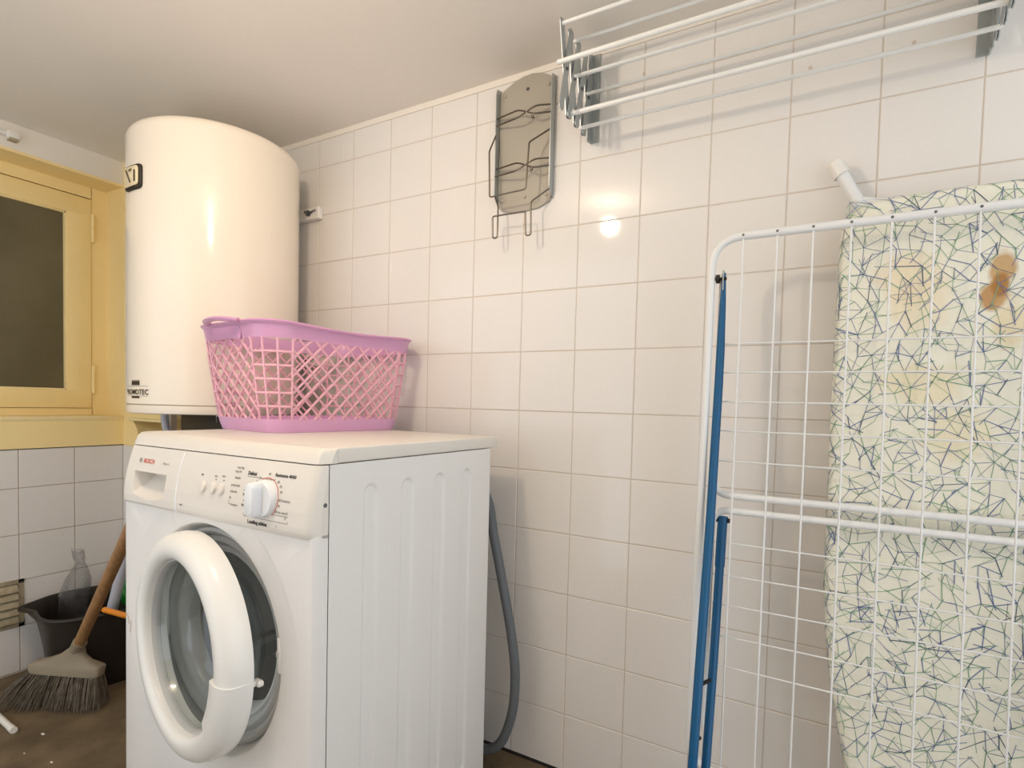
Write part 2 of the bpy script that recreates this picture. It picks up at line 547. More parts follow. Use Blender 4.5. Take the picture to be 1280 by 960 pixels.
# ventilation grille
t = thing('vent_grille', 'beige metal louvred vent low on the tiled wall', 'vent', (XL, -0.555, 0.155))
vg = G()
vy0, vy1, vz0, vz1 = -0.635, -0.479, 0.156, 0.314
for (a, b, c, d) in ((vy0, vy1, vz1 - .014, vz1), (vy0, vy1, vz0, vz0 + .014), (vy0, vy0 + .014, vz0, vz1), (vy1 - .016, vy1, vz0, vz1)):
    vg.rbox(XL + .0005, XL + .0035, a, b, c, d, .0008, 1)
obj('vent_frame', vg, 'vent', t)
obj('vent_back', G().box(XL + .0002, XL + .001, vy0 + .01, vy1 - .01, vz0 + .01, vz1 - .01), 'gap', t, smooth=0)
for k in range(5):
    z = vz0 + .016 + k * 0.0255
    prof = [(XL + .001, z + .024), (XL + .004, z + .022), (XL + .012, z + .010), (XL + .014, z + .002), (XL + .0125, z + .001), (XL + .0105, z + .009), (XL + .003, z + .019), (XL + .001, z + .020)]
    g = G()
    g.loft([[(p[0], yy, p[1]) for p in prof] for yy in (vy0 + .016, vy1 - .018)])
    obj('louvre', g, 'vent', t)
for (a, b) in ((vy1 - .008, vz1 - .010), (vy1 - .008, vz0 + .010)):
    obj('vent_screw', G().lathe([(0.0001, .0055), (.003, .005), (.0035, .003)], (XL, a, b), 'x', 10), 'screw', t)

# ================================================================== WASHING MACHINE
WM = thing('washing_machine', 'white front-loading washing machine with its round door ajar', 'washing machine', (0.466, -0.651, 0), math.radians(-0.8), local=True)
HW = 0.299
CZ = 0.478          # door centre height
BK = 0.512
# body with pressed channels on the sides
def sstep(a, b, x):
    t = max(0.0, min(1.0, (x - a) / (b - a)))
    return t * t * (3 - 2 * t)
CH = (0.124, 0.221, 0.320, 0.417)
def chan(y, z):
    d = 0.0
    for c in CH:
        zz = min(max(z, 0.10), 0.768)
        dist = math.hypot(y - c, z - zz)
        d = max(d, 1 - sstep(0.0125, 0.0185, dist))
    return d * 0.0045
g = G()
ys = []
y = 0.031
while y < BK: ys.append(y); y += 0.0022
ys.append(BK)
zs = [0.02, 0.05] + [0.08 + k * .004 for k in range(10)] + [0.13, 0.3, 0.5, 0.7, 0.755] + [0.76 + k * .0022 for k in range(15)] + [0.80, 0.826]
for sgn in (1, -1):
    vs = [(sgn * (HW - chan(yy, zz)), yy, zz) for yy in ys for zz in zs]
    nz_ = len(zs)
    g.add(vs, [(a * nz_ + b, (a + 1) * nz_ + b, (a + 1) * nz_ + b + 1, a * nz_ + b + 1) for a in range(len(ys) - 1) for b in range(nz_ - 1)])
g.add([(-HW, BK, .02), (HW, BK, .02), (HW, BK, .826), (-HW, BK, .826), (-HW, .031, .02), (HW, .031, .02), (HW, .031, .826), (-HW, .031, .826)],
      [(0, 1, 2, 3), (4, 5, 1, 0), (7, 3, 2, 6)])
obj('body', g, 'washer', WM)

# front sheet with round recess
def rect_pt(a, inset):
    x0, x1, z0, z1 = -HW + inset, HW - inset, 0.02 + inset, 0.712
    dx, dz = math.cos(a), math.sin(a)
    s = 1e9
    if dx > 1e-9: s = min(s, x1 / dx)
    if dx < -1e-9: s = min(s, x0 / dx)
    if dz > 1e-9: s = min(s, (z1 - CZ) / dz)
    if dz < -1e-9: s = min(s, (z0 - CZ) / dz)
    return dx * s, CZ + dz * s
NA = 160
angs = sorted(set([2 * PI * k / NA for k in range(NA)] + [math.atan2(z - CZ, x) % (2 * PI) for x in (-HW, HW) for z in (0.02, 0.712)]))
rings = []
for (ins, yy) in ((0, .0295), (0, .013), (.0018, .006), (.005, .002), (.012, 0)):
    rings.append([(rect_pt(a, ins)[0], yy, rect_pt(a, ins)[1]) for a in angs])
for (r, yy) in ((0.270, 0.0), (0.266, 0.0008), (0.258, .0028), (0.222, .0032), (0.2175, .0042), (0.2145, .008), (.212, .020), (.2085, .031), (.205, .036), (.203, .044)):
    rings.append([(min(max(r * math.cos(a), -HW + .013), HW - .013), yy, min(CZ + r * math.sin(a), .7115)) for a in angs])
obj('front_panel', G().loft(rings, False, False), 'washer', WM, smooth=30)
# rubber door seal
obj('door_gasket', G().lathe([(.208, .040), (.2045, .024), (.199, .021), (.194, .024), (.192, .030), (.188, .034), (.184, .031), (.179, .029), (.175, .032), (.173, .037), (.168, .041), (.163, .038), (.158, .040), (.154, .047), (.1505, .058), (.1485, .078), (.158, .090), (.168, .09)], (0, 0, CZ), 'y', 72), 'gasket', WM)
# drum
dp = [(.165, .088), (.172, .086), (.200, .095), (.230, .110), (.235, .125)]
for k in range(5):
    yb = .14 + k * .055
    dp += [(.235, yb), (.2325, yb + .006), (.2325, yb + .012), (.235, yb + .018)]
dp += [(.235, .43), (.215, .445), (.205, .442), (.12, .448), (.11, .442), (.05, .445), (.0001, .445)]
dr = obj('drum', G().lathe(dp, (0, 0, CZ), 'y', 72), 'steel', WM)
for k in range(3):
    a = math.radians(100 + 120 * k)
    ca, sa = math.cos(a), math.sin(a)
    rg = []
    for yy in (.13, .16, .38, .41):
        hgt = .042 if .14 < yy < .4 else .012
        rg.append([((.236) * ca - w * sa if q == 0 else (.236 - hgt) * ca - w * .5 * sa, yy, CZ + ((.236) * sa + w * ca if q == 0 else (.236 - hgt) * sa + w * .5 * ca)) for (w, q) in ((-.03, 0), (-.014, 1), (.014, 1), (.03, 0))])
    obj('paddle', G().loft(rg), 'steel', dr)

# control panel profile: y of the front as a function of height
PZ = [(.707, -.003), (.712, -.0065), (.725, -.0072), (.750, -.0055), (.775, -.0015), (.800, .0045), (.826, .0125)]
def prof(z):
    z = min(max(z, PZ[0][0]), PZ[-1][0])
    for (a, b) in zip(PZ, PZ[1:]):
        if z <= b[0]:
            t = (z - a[0]) / (b[0] - a[0])
            return a[1] + (b[1] - a[1]) * t
    return PZ[-1][1]
def plan(x):
    R = .022
    e = abs(x) - (HW - R)
    return 0.0 if e <= 0 else R - math.sqrt(max(0, R * R - e * e))
def face_y(x, z): return min(prof(z) + plan(x), .0295)
def cup(x, z):
    x0, x1, z0, z1 = -.248, -.128, .7215, .7745
    ax = sstep(x0, x0 + .004, x) * (1 - sstep(x1 - .004, x1, x))
    # flat top lip, scooped floor
    xx = (x - (x0 + x1) / 2) / ((x1 - x0) / 2)
    zb = z0 + .010 * xx * xx
    if z < zb or z > z1: return 0.0
    t = (z - zb) / (z1 - zb)
    return ax * .038 * min(1.0, t * 1.35) ** 0.8
SEAM = -.0865
def panel_geo(xa, xb, zlo, fnc, nx):
    g = G()
    zz = sorted(set([zlo, .712] + [.7185 + k * .0019 for k in range(31)] + [.785, .795, .805, .815, .8255]))
    zz = [z for z in zz if z >= zlo]
    xs = [xa + (xb - xa) * k / nx for k in range(nx + 1)]
    n = len(zz)
    vs = [(x, face_y(x, z) + fnc(x, z), z) for x in xs for z in zz]
    g.add(vs, [(i * n + j, (i + 1) * n + j, (i + 1) * n + j + 1, i * n + j + 1) for i in range(nx) for j in range(n - 1)])
    # returns: bottom, top, two ends
    for z in (zz[0], zz[-1]):
        g.add([(x, face_y(x, z), z) for x in xs] + [(x, .0295, z) for x in xs], [(i, i + 1, nx + 2 + i, nx + 1 + i) for i in range(nx)])
    for x in (xa, xb):
        g.add([(x, face_y(x, z), z) for z in zz] + [(x, .0295, z) for z in zz], [(i, i + 1, n + 1 + i, n + i) for i in range(n - 1)])
    return g
cp = obj('control_panel', panel_geo(SEAM + .0006, HW, .707, lambda x, z: 0, 120), 'wplastic', WM, smooth=40, fix=True)
dw = obj('detergent_drawer', panel_geo(-HW, SEAM - .0006, .707, cup, 110), 'wplastic', WM, smooth=30)
obj('drawer_edge', G().tube([(SEAM, face_y(SEAM, z) + .0004, z) for z in (.709, .712, .725, .75, .775, .80, .824)], .0016, 8), 'knob', dw)
def on_panel(x0, z0, d=0.0006):
    return lambda a, b: (x0 + a, face_y(x0 + a, z0 + b) - d, z0 + b)
def ptext(body, x, z, size, mat, parent, bold=0.0, align='LEFT'):
    return obj('lettering', text_geo(body, size, on_panel(x, z), align, bold), mat, parent, smooth=0, fix=False)
ptext('BOSCH', -.2225, .793, .0125, 'red', dw, .0002)
ptext('Maxx 4', -.150, .794, .0078, 'grey_print', dw)
def pring(x, z, r0, r1, a0, a1, mat, n=40, parent=None):
    g = G()
    vs, fs = [], []
    for k in range(n + 1):
        a = a0 + (a1 - a0) * k / n
        for r in (r0, r1):
            xx, zz = x + r * math.cos(a), z + r * math.sin(a)
            vs.append((xx, face_y(xx, zz) - .0006, zz))
    for k in range(n): fs.append((2 * k, 2 * k + 1, 2 * k + 3, 2 * k + 2))
    return obj('printed_ring', g.add(vs, fs), mat, parent or cp, smooth=0, fix=False)
pring(-.2345, .7975, .0042, .0052, 0, 2 * PI, 'grey_print', 30, dw)
obj('emblem', G().add([on_panel(-.2345, .7975)(a, b) for a, b in ((-.0022, -.0028), (-.0008, -.0028), (-.0008, .0028), (-.0022, .0028), (.0008, -.0028), (.0022, -.0028), (.0022, .0028), (.0008, .0028), (-.0008, -.0005), (.0008, -.0005), (.0008, .0005), (-.0008, .0005))],
                       [(0, 1, 2, 3), (4, 5, 6, 7), (8, 9, 10, 11)]), 'grey_print', dw, smooth=0, fix=False)
# push buttons
for (x, z, rx, rz) in ((.003, .766, .0075, .0105), (.033, .766, .0085, .0105), (.058, .7665, .0080, .0108)):
    rr = []
    yb = face_y(x, z)
    for (s, dy) in ((1.12, .001), (1.08, -.0008), (1.0, -.0008), (.97, -.003), (.85, -.0048), (.5, -.0055), (.01, -.0056)):
        rr.append([(x + rx * s * math.cos(2 * PI * k / 28), face_y(x, z + rz * s * math.sin(2 * PI * k / 28)) + dy, z + rz * s * math.sin(2 * PI * k / 28)) for k in range(28)])
    obj('push_button', G().loft(rr, False, True), 'wplastic', cp)
for (x, z) in ((.036, .782), (.060, .782)):
    obj('indicator_light', G().lathe([(.0001, -.001), (.0014, -.0008), (.0016, .001)], (x, face_y(x, z), z), 'y', 10), 'grey_print', cp)
# programme knob
KX, KZ = .182, .7635
ky = face_y(KX, KZ)
kn = obj('programme_knob', G().lathe([(.0315, .006), (.0315, -.004), (.0305, -.009), (.0290, -.0115), (.0001, -.012)], (KX, ky, KZ), 'y', 56), 'knob', cp)
gr = []
for (s, d) in ((1.0, -.008), (1.0, -.020), (.95, -.026), (.80, -.029)):
    ring = []
    for k in range(32):
        a = 2 * PI * k / 32
        ca, sa = math.cos(a), math.sin(a)
        lx = .0125 * s * math.copysign(abs(ca) ** .45, ca)
        lz = .0295 * s * math.copysign(abs(sa) ** .55, sa)
        t_ = math.radians(-4)
        ring.append((KX - .004 + lx * math.cos(t_) - lz * math.sin(t_), ky + d, KZ + lx * math.sin(t_) + lz * math.cos(t_)))
    gr.append(ring)
obj('grip', G().loft(gr, False, True), 'knob', kn)
pring(KX, KZ, .0335, .0345, math.radians(-50), math.radians(120), 'red')
ptext('Delicat', .124, .7985, .0085, 'black_print', cp, .0003)
ptext('Resistente 40/60', .197, .8015, .0078, 'black_print', cp, .0002)
ptext('Loading advice', .140, .7175, .0088, 'black_print', cp, .0004)
for (s, x, z, sz, mt) in (('centrifug.', .090, .8065, .0055, 'grey_print'), ('rapid 30', .087, .7995, .0055, 'grey_print'), ('lavado', .090, .7885, .0065, 'grey_print'),
                      ('prelavado', .084, .7755, .0065, 'grey_print'), ('aclarado', .084, .7645, .006, 'grey_print'), ('fin', .084, .7535, .006, 'grey_print'), ('desague', .090, .7420, .006, 'grey_print'),
                      ('WOLLE', .121, .7620, .0066, 'black_print'), ('HAND', .121, .7440, .0066, 'black_print'), ('40', .124, .7520, .006, 'grey_print'),
                      ('30', .140, .7640, .006, 'grey_print'), ('20', .139, .7530, .006, 'grey_print'), ('60', .179, .8020, .006, 'grey_print'),
                      ('40', .150, .7870, .006, 'grey_print'), ('50', .157, .7935, .006, 'grey_print'), ('60', .206, .7910, .006, 'grey_print'), ('70', .214, .7840, .006, 'grey_print'),
                      ('90', .218, .7755, .006, 'grey_print'), ('60 intensivo', .217, .7625, .0062, 'grey_print'), ('40', .2165, .7530, .006, 'grey_print'), ('30 sin centrif.', .211, .7430, .0062, 'grey_print'),
                      ('0', .237, .7345, .006, 'grey_print'), ('on', -.012, .7855, .0066, 'black_print'), ('eco', .030, .7865, .006, 'grey_print'), ('rpm', .052, .7880, .006, 'grey_print'),
                      ('eco', -.070, .7235, .0058, 'black_print'), ('1', .2145, .7185, .007, 'grey_print'), ('max', .130, .7355, .0055, 'grey_print')):
    ptext(s, x, z, sz, mt, cp, 0.00015)
def pline(pts, parent=cp, w=.0005):
    g = G()
    for (a, b) in zip(pts, pts[1:]):
        n = 6
        for k in range(n):
            p = [(a[0] + (b[0] - a[0]) * q / n, a[1] + (b[1] - a[1]) * q / n) for q in (k, k + 1)]
            if abs(a[0] - b[0]) > abs(a[1] - b[1]): cs = [(p[0][0], p[0][1] - w), (p[1][0], p[1][1] - w), (p[1][0], p[1][1] + w), (p[0][0], p[0][1] + w)]
            else: cs = [(p[0][0] - w, p[0][1]), (p[0][0] + w, p[0][1]), (p[1][0] + w, p[1][1]), (p[1][0] - w, p[1][1])]
            g.add([(c[0], face_y(*c) - .0005, c[1]) for c in cs], [(0, 1, 2, 3)])
    obj('printed_line', g, 'grey_print', parent, smooth=0, fix=False)
pline([(.128, .7335), (.128, .7285), (.245, .7285), (.245, .7320)])
pline([(.084, .750), (.084, .744), (.089, .744)])
pline([(.124, .7955), (.200, .7955)])
pline([(.120, .7715), (.146, .7715)])
pline([(.205, .7395), (.245, .7395)])
obj('panel_screw', G().lathe([(.0001, .0012), (.0035, .0008), (.004, -.001)], (HW, .0265 - .004, .761), 'x', 14), 'screw', cp)

# lid: front trim and top board
g = G()
xs = [-HW + (2 * HW) * k / 60 for k in range(61)]
lp = [(.8275, .0125), (.834, .0145), (.843, .0185), (.849, .0225), (.8525, .0275), (.8535, .036), (.8535, .048)]
vs = [(x, min(b + plan(x) * (1 if b < .047 else 0), .048), a) for x in xs for (a, b) in lp]
n = len(lp)
g.add(vs, [(i * n + j, (i + 1) * n + j, (i + 1) * n + j + 1, i * n + j + 1) for i in range(60) for j in range(n - 1)])
for x in (-HW, HW):
    g.add([(x, min(b + plan(x) * (1 if b < .047 else 0), .048), a) for (a, b) in lp] + [(x, .048, .8275)], [tuple(range(n + 1))])
g.add([(x, min(.0125 + plan(x), .048), .8275) for x in xs] + [(x, .048, .8275) for x in xs], [(i, i + 1, 62 + i, 61 + i) for i in range(60)])
lid = obj('lid_trim', g, 'wplastic', WM, smooth=40)
obj('lid_board', G().rbox(-HW, HW, .0484, .545, .8275, .8532, .003, 3), 'wplastic', WM)
for (x, yy) in ((-.25, .06), (.25, .06), (-.25, .47), (.25, .47)):
    obj('foot', G().lathe([(.0001, 0), (.022, 0), (.022, .008), (.012, .010), (.012, .021), (.0001, .021)], (x, yy, 0), 'z', 20), 'black', WM)

# door, hinged on the left, a little open
DA = math.radians(-8.0)
HX, HY = -.206, .020
door = obj('door', G().lathe([(.203, .004), (.2055, -.008), (.205, -.020), (.2015, -.032), (.194, -.0405), (.182, -.0455), (.170, -.0455), (.1625, -.0425), (.158, -.0375), (.1565, -.031), (.1565, .002), (.167, .006), (.198, .006)],
                             (.206, 0, 0), 'y', 96, closed_prof=True), 'ringw', WM, smooth=50)
door.location = (HX, HY, CZ)
door.rotation_euler = (0, 0, DA)
obj('glass_trim', G().lathe([(.1568, -.026), (.1535, -.0275), (.1515, -.022), (.1515, -.012), (.1568, -.010)], (.206, 0, 0), 'y', 96, closed_prof=True), 'gasket', door)
gl = [(.1530, -.018), (.1495, -.008), (.146, .010), (.141, .035), (.132, .055), (.115, .068), (.07, .076), (.0001, .078)]
gi = [(.0001, .0735), (.07, .0715), (.112, .064), (.128, .052), (.1365, .033), (.1415, .009), (.1445, -.009), (.148, -.020)]
obj('door_glass', G().lathe(gl + gi, (.206, 0, 0), 'y', 96, closed_prof=True), 'glass', door, smooth=60)
# handle: raised segment of the ring on the free side
hp = [(.2065, -.004), (.2068, -.021), (.2030, -.034), (.195, -.0425), (.182, -.0475), (.170, -.0480), (.161, -.0475), (.1530, -.0450), (.1500, -.0385), (.156, -.030), (.175, -.018), (.200, -.002)]
obj('door_handle', G().lathe(hp, (.206, 0, 0), 'y', 24, math.radians(-35), math.radians(-3), closed_prof=True), 'ringw', door, smooth=40)
obj('latch_hook', G().rbox(.390, .4025, .004, .020, -.026, -.016, .003, 2).rbox(.398, .410, .010, .021, -.026, -.016, .003, 2), 'ringw', door)
obj('hinge_arm', G().rbox(-.006, .03, .004, .014, -.045, .045, .003, 2), 'ringw', door)
# striker plate in the recess rim
lpz = obj('latch_plate', G().rbox(.2060, .2175, .0036, .028, CZ - .012, CZ + .050, .003, 2), 'ringw', WM)
obj('latch_slot', G().box(.2052, .2120, .0032, .016, CZ + .016, CZ + .026), 'gasket', lpz, smooth=0)
# scuff marks of chipped enamel at the lower left
for (x, z, a, l) in ((-.278, .452, 12, .018), (-.270, .440, -8, .026), (-.284, .462, 50, .010)):
    a = math.radians(a)
    obj('enamel_chip', G().add([(x + u * math.cos(a) - w * math.sin(a), -.0004, z + u * math.sin(a) + w * math.cos(a)) for u, w in ((-.002, -l / 2), (.002, -l / 2), (.0025, 0), (.0015, l / 2), (-.002, l / 2))], [(0, 1, 2, 3, 4)]), 'grout', WM, smooth=0, fix=False)
# drain hose
hz = [(.20, .52, .775), (.225, .56, .745), (.252, .582, .68), (.268, .584, .60), (.296, .584, .49), (.328, .584, .355), (.342, .584, .255), (.336, .584, .155), (.303, .584, .066), (.245, .584, .030), (.15, .58, .022), (-.10, .56, .022)]
pth = smooth_path(hz, 26)
obj('drain_hose', G().tube(pth, [.0118 + .0005 * (k % 2) for k in range(len(pth))], 14), 'hose', WM, smooth=60)

# ================================================================== WATER HEATER
HCX, HCY, HR = -0.1435, -0.2490, 0.2265
WH = thing('water_heater', 'cream cylindrical wall-hung water heater with small dial', 'water heater', (HCX, HCY, 0.88))
Z0, Z1 = 0.907, 1.664
obj('tank', G().lathe([(HR - .004, Z0), (HR, Z0 + .002), (HR, Z1 - .030), (HR - .002, Z1 - .019), (HR - .008, Z1 - .009), (HR - .019, Z1 - .002), (HR - .034, Z1), (.10, Z1 + .006), (.0001, Z1 + .008)], (HCX, HCY, 0), 'z', 128), 'enamel', WH, smooth=40)
obj('bottom_rim', G().lathe([(.0001, .888), (HR - .030, .886), (HR - .012, .882), (HR - .003, .884), (HR - .001, .888), (HR - .001, Z0 - .0022), (HR - .006, Z0)], (HCX, HCY, 0), 'z', 128), 'enamel', WH, smooth=40)
def on_tank(ang0, z0, d=0.0006):
    return lambda a, b: (HCX + (HR + d) * math.cos(math.radians(ang0) + a / HR), HCY + (HR + d) * math.sin(math.radians(ang0) + a / HR), z0 + b)
def tank_patch(name, ang, z, w, h, d, mat, parent, th=None, r=0):
    g = G()
    n = 12
    if th is None:
        f = on_tank(ang, z, d)
        g.grid(n, 1, lambda u, v: f((u - .5) * w, (v - .5) * h))
        return obj(name, g, mat, parent, fix=False)
    rings = []
    for (s, dd) in ((1, 0), (1, th * .7), (.96, th)):
        f = on_tank(ang, z, d + dd)
        ring = []
        for k in range(40):
            a = 2 * PI * k / 40
            ca, sa = math.cos(a), math.sin(a)
            e = .28
            ring.append(f(w / 2 * s * math.copysign(abs(ca) ** e, ca), h / 2 * s * math.copysign(abs(sa) ** e, sa)))
        rings.append(ring)
    return obj(name, g.loft(rings, True, True), mat, parent, smooth=40)
DI = tank_patch('dial_housing', -91.5, 1.5035, .080, .064, 0, 'black', WH, .006)
tank_patch('dial_face', -92.2, 1.5055, .068, .051, .0058, 'dial', DI, .003)
nd = on_tank(-92.5, 1.505, .0094)
obj('dial_needle', G().add([nd(*q) for q in ((-.022, .020), (-.018, .022), (.006, -.014), (.003, -.018))], [(0, 1, 2, 3)]), 'print_dark', DI, smooth=0, fix=False)
nd = on_tank(-86.5, 1.505, .0094)
obj('dial_mark', G().add([nd(*q) for q in ((-.003, -.016), (.003, -.016), (.003, .014), (-.003, .014))], [(0, 1, 2, 3)]).add([nd(*q) for q in ((-.030, .016), (-.014, .020), (-.012, .016), (-.022, .013))], [(0, 1, 2, 3)]), 'print_dark', DI, smooth=0, fix=False)
BA = -89.2
obj('brand_lettering', text_geo('PROMOTEC', .0196, on_tank(BA, .9335, .0012), 'CENTER', .0004), 'print_dark', WH, smooth=0, fix=False)
tank_patch('brand_block', BA, .9635, .038, .0105, .0008, 'print_dark', WH)
tank_patch('brand_block', BA, .9260, .038, .0055, .0008, 'print_dark', WH)
tank_patch('brand_stripe', BA, .9705, .038, .003, .0008, 'grey_print', WH)
tank_patch('brand_rule', BA, .9558, .100, .0012, .0008, 'grey_print', WH)
tank_patch('brand_rule', BA, .9296, .100, .0012, .0008, 'grey_print', WH)
# rear bracket, cover and pipes underneath
for zc in (1.535, 1.06):
    br = obj('wall_bracket', G().rbox(-0.30, 0.022, -0.020, -0.0005, zc - .019, zc + .019, .002, 1), 'white_plastic', WH)
    for bx in (-0.022, -0.265):
        obj('bolt', G().lathe([(.0001, -.036), (.005, -.036), (.005, -.027), (.0095, -.027), (.0095, -.0195)], (bx, 0, zc), 'y', 12), 'screw', br)
    obj('bracket_hook', G().tube([(-0.010, -.022, zc + .002), (0.004, -.026, zc + .004), (0.010, -.022, zc + .008)], .0028, 8), 'screw', br)
obj('bottom_cover', G().rbox(-0.235, 0.045, -0.31, -0.08, 0.775, 0.887, .012, 2), 'black', WH)
for (x, c) in ((-0.335, 'mop'), (-0.05, 'mop')):
    obj('water_pipe', G().tube(smooth_path([(x, -0.30, .89), (x + .01, -0.28, .80), (x + .05, -0.14, .72), (x + .06, -0.05, .60), (x + .06, -0.05, .2)], 8), .011, 10), c, WH)

# ================================================================== LAUNDRY BASKET
BX, BY, BZ = 0.272, -0.246, 0.8537
LB = thing('laundry_basket', 'pink plastic lattice laundry basket on the washing machine', 'basket', (BX, BY, BZ), -0.117, local=True)
bh = 0.247
def bdim(h):
    e = h ** 0.85
    return .134 + (.162 - .134) * e, .185 + (.222 - .185) * e, .045 + .02 * h
def bper(h):
    a, b, r = bdim(h)
    return [2 * (b - r), r * PI / 2, 2 * (a - r), r * PI / 2] * 2
def bpt(t, h, out=0.0):
    """t in 0..8: 0-1 +x long side (from -y to +y), 1-2 corner, 2-3 +y short side, ..."""
    a, b, r = bdim(h)
    a += out; b += out; r += out
    s = int(t) % 8
    u = t - int(t)
    if s == 0: p = (a, -(b - r) + 2 * (b - r) * u)
    elif s == 1: p = (a - r + r * math.cos(u * PI / 2), b - r + r * math.sin(u * PI / 2))
    elif s == 2: p = (a - r - 2 * (a - r) * u, b)
    elif s == 3: p = (-(a - r) - r * math.sin(u * PI / 2), b - r + r * math.cos(u * PI / 2))
    elif s == 4: p = (-a, (b - r) - 2 * (b - r) * u)
    elif s == 5: p = (-(a - r) - r * math.cos(u * PI / 2), -(b - r) - r * math.sin(u * PI / 2))
    elif s == 6: p = (-(a - r) + 2 * (a - r) * u, -b)
    else: p = (a - r + r * math.sin(u * PI / 2), -(b - r) - r * math.cos(u * PI / 2))
    bulge = 0.0
    return (p[0], p[1], h * bh)
TS = []
for s in range(8):
    n = 14 if s % 2 == 0 else 8
    TS += [s + k / n for k in range(n)]
def rimz(t):
    p = bpt(t, 1)
    return 0.007 * math.cos(min(1, abs(p[1]) / .226) * PI) * -1 * 0.5
def bring(h, out, dz=0.0, rim=False):
    return [(lambda q: (q[0], q[1], q[2] + dz + (rimz(t) if rim else 0)))(bpt(t, h, out)) for t in TS]
# solid foot and floor
obj('base', G().loft([bring(0, -.004), bring(0, 0), bring(.06, .002), bring(.125, .003), bring(.125, -.0005), bring(.06, -.001), bring(.016, -.002)], True, True), 'pink_base', LB)
# band and rolled rim
obj('rim', G().loft([bring(.865, .0005), bring(.865, .003), bring(.93, .004), bring(.985, .005), bring(.985, .010, 0, True), bring(1.0, .0115, 0, True), bring(1.012, .009, 0, True), bring(1.012, .003, 0, True), bring(.985, .001, 0, True), bring(.93, .0005), bring(.865, .0005)], False, False), 'rim_pink', LB)
# lattice
lat = G()
def strip(pts, w=.0029, th=.0018):
    lat.tube([bpt(t, h, .0014) for (t, h) in pts], w, 6, cap=True)
h0, h1 = .12, .87
for s in (0, 2, 4, 6):
    L = bper(.5)[s]
    H = (h1 - h0) * bh
    sp = .0400
    nst = int((L + H) / sp) + 1
    for d in (1, -1):
        for k in range(-1, nst + 1):
            x0 = -H + k * sp + .006
            qa, qb = max(0.0, -x0 / H), min(1.0, (L - x0) / H)
            if qb - qa < .03: continue
            pts = []
            for k2 in range(9):
                q = qa + (qb - qa) * k2 / 8
                u = (x0 + H * q) / L
                u = u if d == 1 else 1 - u
                pts.append((s + min(max(u, 0), .9999), h0 + (h1 - h0) * q))
            strip(pts)
for s in (1, 3, 5, 7):
    for u in (0.0, .33, .66, .999):
        strip([(s + u, h0 + (h1 - h0) * q / 8) for q in range(9)])
    for q in range(1, 6):
        h = h0 + (h1 - h0) * q / 6
        strip([(s + k / 8 * .999, h) for k in range(9)])
obj('lattice', lat, 'pink', LB, smooth=30)
for sg in (-1, 1):
    a, b, r = bdim(1.0)
    hb = []
    for k in range(21):
        u = -1 + 2 * k / 20
        hb.append((.072 * u, sg * (b + .012 + .021 * (1 - abs(u) ** 2.6)), bh + .004 + .005 * (1 - u * u)))
    obj('carry_handle', G().tube(hb, .0055, 8, flat=1.6), 'rim_pink', LB)
    obj('handle_plate', G().loft([[(x, sg * (b + .002), bh * z) for (x, z) in ((-.062, .86), (.062, .86), (.062, .985), (-.062, .985))], [(x, sg * (b + .0055), bh * z) for (x, z) in ((-.060, .862), (.060, .862), (.060, .985), (-.060, .985))]]), 'rim_pink', LB)

# ================================================================== IRON HOLDER
IH = thing('iron_holder', 'grey metal wall holder for an iron with wire hooks', 'iron holder', (0.772, 0, 1.43))
pl = [(.692, 1.452), (.700, 1.442), (.73, 1.434), (.770, 1.431), (.81, 1.434), (.842, 1.446), (.848, 1.462), (.848, 1.742), (.835, 1.757), (.81, 1.769), (.785, 1.774), (.758, 1.772), (.73, 1.764), (.706, 1.752), (.692, 1.742)]
obj('back_plate', G().prism(pl, 'y', -.006, -.0008), 'holder', IH)
for x in (.690, .849):
    obj('side_flange', G().prism([(-.0008, 1.452), (-.020, 1.468), (-.024, 1.48), (-.024, 1.735), (-.020, 1.750), (-.0008, 1.754)], 'x', x - .0012, x + .0012), 'galv', IH)
for (x, z, rr) in ((.706, 1.735, .0055), (.832, 1.735, .0055), (.773, 1.738, .0045), (.706, 1.466, .0055), (.834, 1.462, .004), (.772, 1.466, .004)):
    obj('rivet', G().lathe([(.0001, -.0092), (rr * .6, -.009), (rr, -.0065), (rr, -.005)], (x, 0, z), 'y', 14), 'screw' if rr == .0045 else 'holder', IH)
def wirep(name, pts, r=.0021, fr=.006):
    obj(name, G().tube(fillet(pts, fr, 5), r, 8), 'wire', IH, smooth=60)
wirep('support_wire', [(.849, -.020, 1.617), (.809, -.058, 1.575), (.804, -.060, 1.462), (.699, -.060, 1.459), (.695, -.060, 1.574), (.690, -.022, 1.632)])
wirep('bottom_hook', [(.849, -.018, 1.472), (.813, -.048, 1.434), (.816, -.050, 1.352), (.801, -.050, 1.352), (.799, -.050, 1.412), (.703, -.050, 1.413), (.705, -.050, 1.357), (.719, -.050, 1.357), (.716, -.045, 1.44), (.690, -.020, 1.476)], fr=.0068)
for z in (1.668, 1.538):
    wirep('hairpin_hook', [(.690, -.018, z + .008), (.764, -.038, z + .004), (.792, -.042, z - .008), (.764, -.046, z - .020), (.690, -.022, z - .012)], fr=.010)
    wirep('hairpin_hook', [(.849, -.018, z + .008), (.815, -.038, z + .004), (.789, -.042, z - .008), (.815, -.046, z - .020), (.849, -.022, z - .012)], fr=.010)
    obj('hook_boss', G().lathe([(.0001, -.012), (.0035, -.011), (.004, -.005)], (.790, -.0, z - .004), 'y', 10), 'wire', IH)

